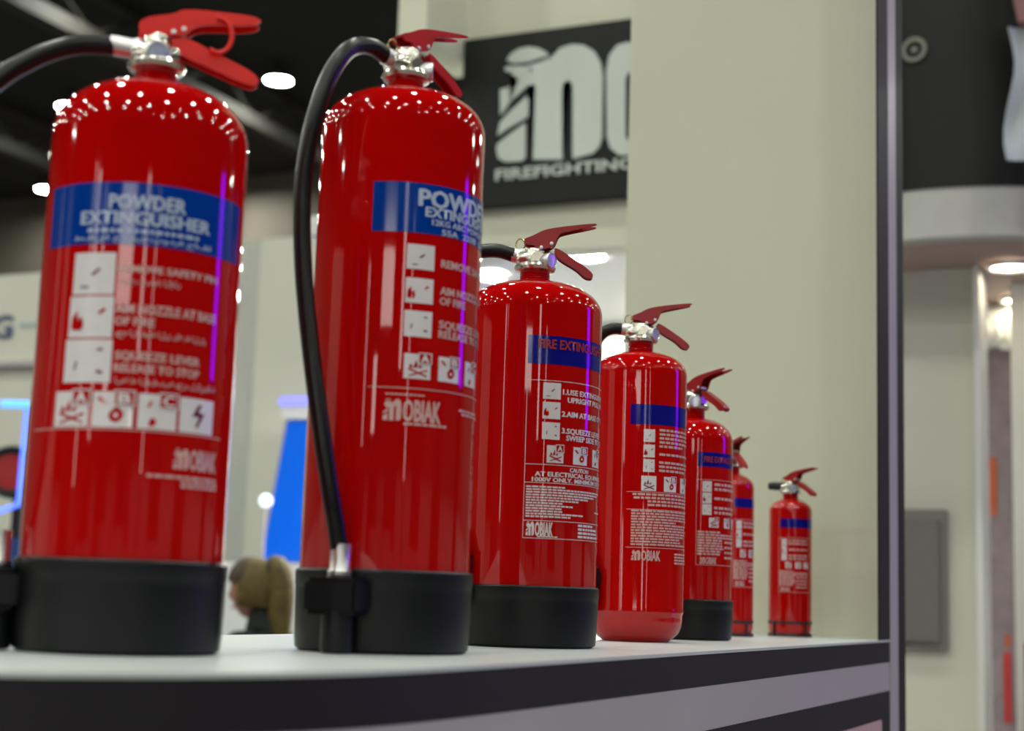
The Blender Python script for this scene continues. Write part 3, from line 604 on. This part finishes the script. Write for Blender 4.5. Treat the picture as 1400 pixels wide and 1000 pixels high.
# poster wall and white post at the right edge
struct(obj('wall_poster', box(6.6, 6.75, -0.6, 0.95, 0, 2.378), mat('mauve_board', (0.17, 0.14, 0.155), 0.6, noise=0.1, nscale=3)))
pf = thing('poster', 'mauve poster with orange and red strips between the white posts', 'poster', (6.59, 0.775, 1.0))
obj('sheet', box(-0.006, 0, -0.06, 0.07, -0.5, 1.2), mat('mauve_print', (0.19, 0.155, 0.175), 0.5, noise=0.18, nscale=14), pf)
obj('orange_strip', box(-0.009, -0.0062, 0.010, 0.042, 0.551, 0.79), mat('orange_print', (0.38, 0.07, 0.025), 0.5, noise=0.1), pf)
obj('red_strip', box(-0.009, -0.0062, -0.035, -0.004, -0.28, 0.0), mat('red_print', (0.36, 0.015, 0.015), 0.5, noise=0.1), pf)
obj('orange_mark', box(-0.009, -0.0062, -0.035, -0.012, 0.02, 0.07), MATS['orange_print'], pf)
b = bmesh.new()
for k in range(5): tube(spline([(6.30, .785 - .022 * k, 2.37), (6.27, .79 - .024 * k, 2.31), (6.26 + .01 * (k % 2), .765 - .018 * k, 2.25 - .01 * k), (6.28, .79 - .026 * k, 2.19 + .012 * (k % 3))], 5), lambda t: .022 - .008 * abs(t - .5), 8, b)
tag(obj('white_drape', b, WHITEW, None, 60), 'bunched white drape hanging over the mauve poster', 'drape')
struct(obj('trim_6', box(5.9, 6.0, 0.52, 0.647, 0, 2.375), WHITEW))
tag(obj('red_stand', prism([(5.4, 0.40), (5.55, 0.40), (5.55, 0.565), (5.4, 0.565)], 0.0, 1.06, None, Matrix.Identity(4)), mat('red_board', (0.25, 0.008, 0.03), 0.5, noise=0.1)), 'red block at the foot of the white post, bottom right corner', 'display stand')

# ------------------------------------------------------------------ stands behind, on the left
struct(obj('wall_stand_left', box(7.2, 7.35, 5.7, 11.0, 0, 3.02), CREAMW))
struct(obj('trim_7', box(7.12, 7.35, 4.0, 4.80, 0, 3.10), CREAMW))
struct(obj('trim_8', box(7.14, 7.35, 4.805, 5.3, 0, 3.10), mat('shaded_cream_board', (0.46, 0.47, 0.42), 0.5, noise=0.03)))  # shaded left side of the cream column, its shade put into the colour
lg = thing('wall_lettering', 'dark blue round letter with pale blue print on the cream stand wall', 'lettering', (7.19, 6.55, 2.62))
def rel(bm): return bm
o = obj('letter', flat_text('g', 'G', 6.78, 2.625, .145, .165, 7.19, None, .04), mat('navy_print', (0.03, 0.06, 0.16), 0.5, noise=0.1), lg); o.data.transform(Matrix.Translation((-7.19, -6.55, -2.62)))
b = bmesh.new()
for y0, y1 in ((6.555, 6.515), (6.50, 6.47), (6.455, 6.415)): add_box(b, 7.186, 7.1895, y1, y0, 2.69, 2.712)
o = obj('small_print', b, mat('sky_print', (0.30, 0.50, 0.55), 0.5, noise=0.1), lg); o.data.transform(Matrix.Translation((-7.19, -6.55, -2.62)))
struct(obj('trim_9', box(7.15, 7.2, 5.7, 11.0, 2.44, 2.47), LILAC))
# blue screen with a light strip above
sc = thing('display_screen', 'bright blue screen between the two nearest extinguishers', 'screen', (6.85, 3.9, 1.1))
b = bmesh.new(); yz_prism([(4.50, 1.30), (3.0, 1.30), (3.0, 2.03), (4.385, 2.03)], 6.84, 6.86, b)
o = obj('screen_glass', b, mat('blue_screen', (0.0, 0.05, 0.3), 0.3, emit=(0.0, 0.095, 0.60), strength=0.80), sc); o.data.transform(Matrix.Translation((-6.85, -3.9, -1.1)))
o = obj('screen_back', yz_prism([(4.52, 1.28), (2.98, 1.28), (2.98, 2.10), (4.40, 2.10)], 6.861, 6.95), LILAC, sc); o.data.transform(Matrix.Translation((-6.85, -3.9, -1.1)))
o = obj('screen_header', box(6.82, 6.95, 2.98, 4.41, 2.04, 2.10), WHITEW, sc); o.data.transform(Matrix.Translation((-6.85, -3.9, -1.1)))
tag(obj('light_strip', box(6.80, 6.84, 2.98, 4.42, 2.112, 2.155, 0.005), mat('violet_led', (0.3, 0.3, 0.8), 0.4, emit=(0.20, 0.20, 1.0), strength=1.05)), 'violet light strip above the blue screen', 'light strip')
tag(obj('low_counter', box(6.3, 6.8, 2.8, 4.6, 0, 1.28, 0.01), WHITEW), 'white counter below the blue screen behind the seated person', 'counter')
bl = thing('round_lamp', 'small white round lamp at the left edge of the blue screen', 'lamp', (6.62, 4.345, 1.28))
obj('globe', lathe([(0.0, 0.285)] + [(0.034 * math.sin(a * PI / 8), 0.319 - 0.034 * math.cos(a * PI / 8)) for a in range(1, 8)] + [(0.0, 0.353)], 20), mat('globe_glow', (0.9, 0.9, 0.9), 0.3, emit=(0.75, 0.88, 1.0), strength=1.3), bl, 60)
obj('stem', lathe([(0.05, 0.0), (0.05, 0.008), (0.006, 0.012), (0.006, 0.29)], 16), LILAC, bl, 30)
# blue LED outlined stand at the far left
NEON = mat('blue_led', (0.1, 0.2, 0.9), 0.4, emit=(0.08, 0.16, 1.0), strength=2.2)
nf = thing('led_arch', 'blue glowing light frame at the left edge behind the leftmost extinguisher', 'light frame', (5.43, 4.95, 1.2))
def nz(a): return tuple(Vector(a) - Vector((5.43, 4.95, 1.2)))
obj('light_tube', tube([nz((5.39, 4.985, 1.951)), nz((5.437, 4.86, 1.951))], 0.017, 8), mat('pale_blue_led', (0.1, 0.3, 0.9), 0.4, emit=(0.10, 0.42, 1.0), strength=1.6), nf)
obj('light_tube', tube([nz((5.437, 4.872, 1.94)), nz((5.475, 4.915, 1.5)), nz((5.40, 5.12, 1.42))], 0.013, 8), NEON, nf)
obj('light_post', box(0.055, 0.08, -0.08, -0.055, 0.151, 0.75), BLACKL, nf)
rl = thing('hose_reel', 'red and black round reel beside the blue light frame', 'reel', (5.62, 5.10, 1.66))
obj('rim', lathe([(0.085, -0.04), (0.115, -0.045), (0.125, -0.02), (0.125, 0.02), (0.115, 0.045), (0.085, 0.04)], 32, None, axis_to((-0.8, -0.5, 0))), HOSE, rl, 40)
obj('disc', lathe([(0.0, 0.03), (0.084, 0.035), (0.088, 0.0), (0.084, -0.035), (0.0, -0.03)], 32, None, axis_to((-0.8, -0.5, 0))), RED_B, rl, 40)
obj('stand_post', box(0.04, 0.08, -0.02, 0.02, -0.309, 0.0), BLACKL, rl)
tag(obj('blue_counter', box(5.48, 5.9, 4.86, 5.9, 0, 1.35, 0.01), mat('blue_board', (0.01, 0.05, 0.22), 0.5, noise=0.05)), 'dark blue counter below the blue light frame', 'counter')

# ------------------------------------------------------------------ seated person between the two nearest extinguishers
HX, HY, HZ = 4.776, 3.165, 1.152
fd = Vector((-0.02, 1.0, 0)).normalized()           # facing direction (to the left in the picture)
pz = math.atan2(fd.y, fd.x)
per = thing('person', 'seated person in dark clothes with a long light brown ponytail, facing left', 'person', (HX, HY, 0), pz)
# local frame: +X = facing, +Y = the person's left, z from the floor
def skin(name, chains, m, parent, sub=2):
    me = bpy.data.meshes.new(name); V = []; Ed = []; Rr = []; idx = {}
    for ch in chains:
        prev = None
        for p, r_ in ch:
            k = tuple(round(c, 4) for c in p)
            if k not in idx: idx[k] = len(V); V.append(p); Rr.append(r_)
            if prev is not None: Ed.append((prev, idx[k]))
            prev = idx[k]
    me.from_pydata(V, Ed, []); o = bpy.data.objects.new(name, me); COL.objects.link(o); o.parent = parent
    md = o.modifiers.new('Skin', 'SKIN'); md.use_smooth_shade = True
    for i, r_ in enumerate(Rr): me.skin_vertices[0].data[i].radius = (r_, r_) if not isinstance(r_, tuple) else r_
    me.skin_vertices[0].data[0].use_root = True
    s_ = o.modifiers.new('Sub', 'SUBSURF'); s_.levels = sub; s_.render_levels = sub
    me.materials.append(m); return o
CLOTH = mat('black_knit', (0.006, 0.009, 0.008), 0.9, noise=0.3, nscale=60, bump=0.2)
TROUS = mat('dark_trousers', (0.02, 0.02, 0.03), 0.85, noise=0.3, nscale=60)
SKINM = mat('skin', (0.36, 0.17, 0.10), 0.5, noise=0.08, nscale=30)
HAIR = mat('light_brown_hair', (0.080, 0.055, 0.006), 0.7, noise=0.35, nscale=40, bump=0.3)
HAIRD = mat('darker_hair', (0.032, 0.019, 0.004), 0.7, noise=0.35, nscale=40, bump=0.3)
UPZ = .055; pel = (-0.06, 0, 0.62); chest = (-0.05, 0, 0.84 + UPZ); nb = (-0.045, 0, 0.985 + UPZ)
body = [[(pel, (.145, .11)), ((-.07, 0, .76), (.12, .09)), (chest, (.135, .10)), ((-.05, 0, .94 + UPZ), (.095, .075)), (nb, .056), ((-.03, 0, 1.115), .050)]]
for s_ in (-1, 1):
    body.append([(chest, (.135, .10)), ((-.05, s_ * .155, .905 + UPZ), .062), ((-.02, s_ * .20, .75), .045), ((.20, s_ * .16, .71), .036)])
skin('sweater', body, CLOTH, per)
legs = []
for s_ in (-1, 1): legs.append([(pel, (.12, .10)), ((.02, s_ * .10, .60), .085), ((.38, s_ * .11, .56), .062), ((.36, s_ * .11, .10), .042)])
skin('trousers', legs, TROUS, per)
for s_ in (-1, 1):
    hx, hy, hz = .27, s_ * .15, .71; hand = [[((.19, s_ * .16, .71), .026), ((hx, hy, hz), (.034, .020))]]
    for k in range(4):
        dy = (k - 1.5) * .017; L_ = (.062, .072, .068, .052)[k]; hand.append([((hx, hy, hz), (.034, .020)), ((hx + .035, hy + dy, hz + .004), .010), ((hx + .035 + L_ * .55, hy + dy * 1.1, hz - .004), .0085), ((hx + .035 + L_, hy + dy * 1.1, hz - .022), .0075)])
    hand.append([((hx, hy, hz), (.034, .020)), ((hx - .005, hy - s_ * .036, hz), .011), ((hx + .03, hy - s_ * .05, hz - .008), .009)])
    skin('hand', hand, SKINM, per, 1)
    sb = bmesh.new(); prof = lathe([(0, 0), (.04, 0), (.042, .03), (.03, .06), (0, .065)], 14, sb, Matrix.Translation((.41, s_ * .11, 0.005)) @ Matrix.Diagonal((2.6, 1, 1, 1))); obj('shoe', sb, HOSE, per, 60)
# head: ellipsoid grid shaped in profile, nose, lips, ears
def head_mesh(rx, ry, rz_, fn, nu=40, nv=28):
    bm = bmesh.new(); rows = []
    for j in range(nv + 1):
        ph = -PI / 2 + PI * j / nv; row = []
        for i in range(nu):
            th = 2 * PI * i / nu; d = Vector((math.cos(ph) * math.cos(th), math.cos(ph) * math.sin(th), math.sin(ph))); row.append(bm.verts.new(fn(d, Vector((d.x * rx, d.y * ry, d.z * rz_)))))
        rows.append(row)
    for j in range(nv):
        for i in range(nu): bm.faces.new((rows[j][i], rows[j][(i + 1) % nu], rows[j + 1][(i + 1) % nu], rows[j + 1][i]))
    bmesh.ops.remove_doubles(bm, verts=bm.verts[:], dist=1e-5); return bm
def g(x, c, s_): return math.exp(-((x - c) / s_) ** 2)
def face_fn(d, p):
    x, y, z = p; fr = max(0, d.x)
    if z < 0: x *= 1 + 0.04 * z / .1; y *= 1 - 0.34 * (-z / .108) ** 1.3
    if z < -.02 and d.x < 0: x *= 1 - 0.45 * min(1, (-z - .02) / .08)
    x += fr * (0.024 * g(y, 0, .011) * g(z, -.026, .018) + 0.010 * g(y, 0, .009) * g(z, -.004, .02) + 0.006 * g(y, 0, .02) * (g(z, -.060, .006) + g(z, -.071, .006)) + 0.012 * g(y, 0, .022) * g(z, -.098, .016) + 0.006 * g(z, .022, .012) - 0.007 * (g(y, .03, .014) + g(y, -.03, .014)) * g(z, .006, .012))
    return Vector((x, y, z))
hd = obj('head', head_mesh(.088, .074, .106, face_fn), SKINM, per, 80, (0.0, 0, HZ))
for s_ in (-1, 1):
    obj('ear', lathe([(0, -.006), (.016, -.004), (.021, .002), (.017, .006), (.010, .002), (0, .0)], 16, None, axis_to((-.3, s_, 0), (-.008, s_ * .074, -.012))), SKINM, hd, 60)
    obj('eye', lathe([(0, -.008), (.007, -.006), (.010, 0), (.007, .006), (0, .008)], 12, None, Matrix.Translation((.074, s_ * .030, .006))), mat('eye_white', (.5, .5, .48), .2, noise=.05), hd, 60)
obj('lips', lathe([(0, -.02), (.004, -.012), (.0055, 0), (.004, .012), (0, .02)], 10, None, axis_to((0, 1, 0), (.083, 0, -.065))), mat('lips', (.32, .08, .07), .4, noise=.05), hd, 60)
def hair_fn(d, p):
    x, y, z = p; cut = 0.35 + 0.45 * max(0, d.z)          # hairline leaves the face free
    if d.x > cut * 0.9 and d.z < 0.62: x = min(x, .030); y *= .97
    if d.z < -.55: k = (-d.z - .55); z += k * .10; x = x * (1 - .3 * k) - .010
    r_ = 1 + .012 * math.sin(d.y * 40) * (1 - abs(d.x) * .5)
    return Vector((x * r_ - .004, y * r_, z))
obj('hair', head_mesh(.100, .084, .114, hair_fn, 48, 30), HAIR, hd, 80, (0, 0, .004))
def fringe_fn(d, p):
    x, y, z = p
    if d.z < .12: z = .014 + d.z * .01; x *= .97; y *= .97
    return Vector((x, y, z))
obj('fringe', head_mesh(.080, .085, .102, fringe_fn, 40, 24), HAIRD, hd, 80, (.022, 0, .018))
pt = [((-.060, 0, .060), .034), ((-.078, .0, .106), .040), ((-.104, 0, .088), .050), ((-.116, 0, .0), .054), ((-.118, .004, -.08), .050), ((-.126, .006, -.16), .038), ((-.145, .004, -.25), .028), ((-.152, 0, -.31), .012)]
pb = skin('ponytail', [[(p, r_) for p, r_ in pt]], HAIR, hd)
obj('hair_band', lathe([(.030, -.010), (.036, -.008), (.036, .008), (.030, .010)], 20, None, axis_to((-.8, 0, .6), (-.082, 0, .074))), HOSE, hd, 40)
# side lock of lighter hair from temple to nape
obj('side_hair', tube(spline([(.030, -.072, .055), (-.02, -.088, .03), (-.06, -.074, .035), (-.10, -.030, .055)], 6), lambda t: .022 * (1 - .3 * abs(t - .5)), 10), HAIR, hd, 60)
st = thing('stool', 'round stool under the seated person', 'stool', (HX - fd.x * .06, HY - fd.y * .06, 0))
obj('seat', lathe([(0, .40), (.13, .40), (.145, .41), (.145, .43), (.13, .44), (0, .445)], 32), BLACKL, st, 40)
obj('pole', lathe([(.028, .03), (.028, .40)], 16), STEEL, st, 40); obj('base', lathe([(0, 0), (.2, 0), (.2, .012), (.05, .03), (0, .03)], 32), STEEL, st, 40)

# ------------------------------------------------------------------ across the aisle, behind the photographer: seen as streaks in the enamel
PIL = mat('lit_pillar_face', (0.8, 0.8, 0.8), 0.4, emit=(1.0, 0.95, 0.9), strength=6.0)
def pillar(label, x, y, w_, z0, z1, az, m=PIL):
    t = thing('light_pillar', label, 'light pillar', (x, y, 0), az, 'lit pillars across the aisle')
    obj('casing', box(-.06, .06, -w_ / 2 - .03, w_ / 2 + .03, 0, z1 + .05, .004), BLACKL, t)
    obj('light_face', box(.0605, .066, -w_ / 2, w_ / 2, z0, z1), m, t)
    return t
def camdir(az, d):
    a = math.radians(az); X_, Y_ = math.sin(a) * d, math.cos(a) * d; A_ = math.radians(24.4)
    return (X_ * math.sin(A_) + Y_ * math.cos(A_), -X_ * math.cos(A_) + Y_ * math.sin(A_))
for az, d, w_, z0, z1, m_ in ((208, 4.4, .42, 1.30, 2.05, None), (226, 4.4, .16, 1.2, 2.7, None), (238, 4.2, .24, 1.9, 2.9, None), (244, 4.2, .10, .9, 2.9, None), (165, 5.0, .30, 2.0, 3.4, None), (150, 5.0, .12, .8, 3.0, None)):
    x, y = camdir(az, d); pillar('tall lit pillar across the aisle, seen only as a pale streak in the red enamel', x, y, w_, z0, z1, math.atan2(.7 - y, 1.4 - x))
x, y = camdir(192, 4.3); az = math.atan2(.7 - y, 1.4 - x)
t = thing('light_sign', 'wide lit sign across the aisle, seen only as a broad streak in the enamel', 'light sign', (x, y, 0), az)
for s_ in (-1, 1): obj('post', box(-.05, 0, s_ * .72 - .04, s_ * .72 + .04, 0, 2.309, .004), BLACKL, t)
obj('casing', box(-.06, .06, -.8, .8, 2.31, 2.92, .004), BLACKL, t); obj('light_face', box(.0605, .066, -.76, .76, 2.35, 2.88), mat('sign_face', (.8, .8, .8), .4, emit=(1.0, .95, .88), strength=5.5), t)
x, y = camdir(54, 4.6)
pillar('purple lit pillar off to the right, seen only as a purple streak in the red enamel', x, y, .46, 1.75, 2.75, math.atan2(.7 - y, 1.4 - x), mat('purple_face', (.3, .1, .6), .4, emit=(0.20, 0.0, 1.0), strength=11.0))
DARKB = mat('dark_stand_board', (0.03, 0.028, 0.03), 0.8, noise=0.1)
for i, (az, d) in enumerate(((175, 6.5), (200, 7.0), (222, 6.5), (250, 6.0), (283, 5.0), (130, 6.0), (95, 6.0))):
    x, y = camdir(az, d); o = obj('wall_aisle', box(-.05, .05, -.8, .8, 0, 2.6), CREAMW if i in (4,) else DARKB, None, None, (x, y, 0), math.atan2(.7 - y, 1.4 - x)); struct(o)
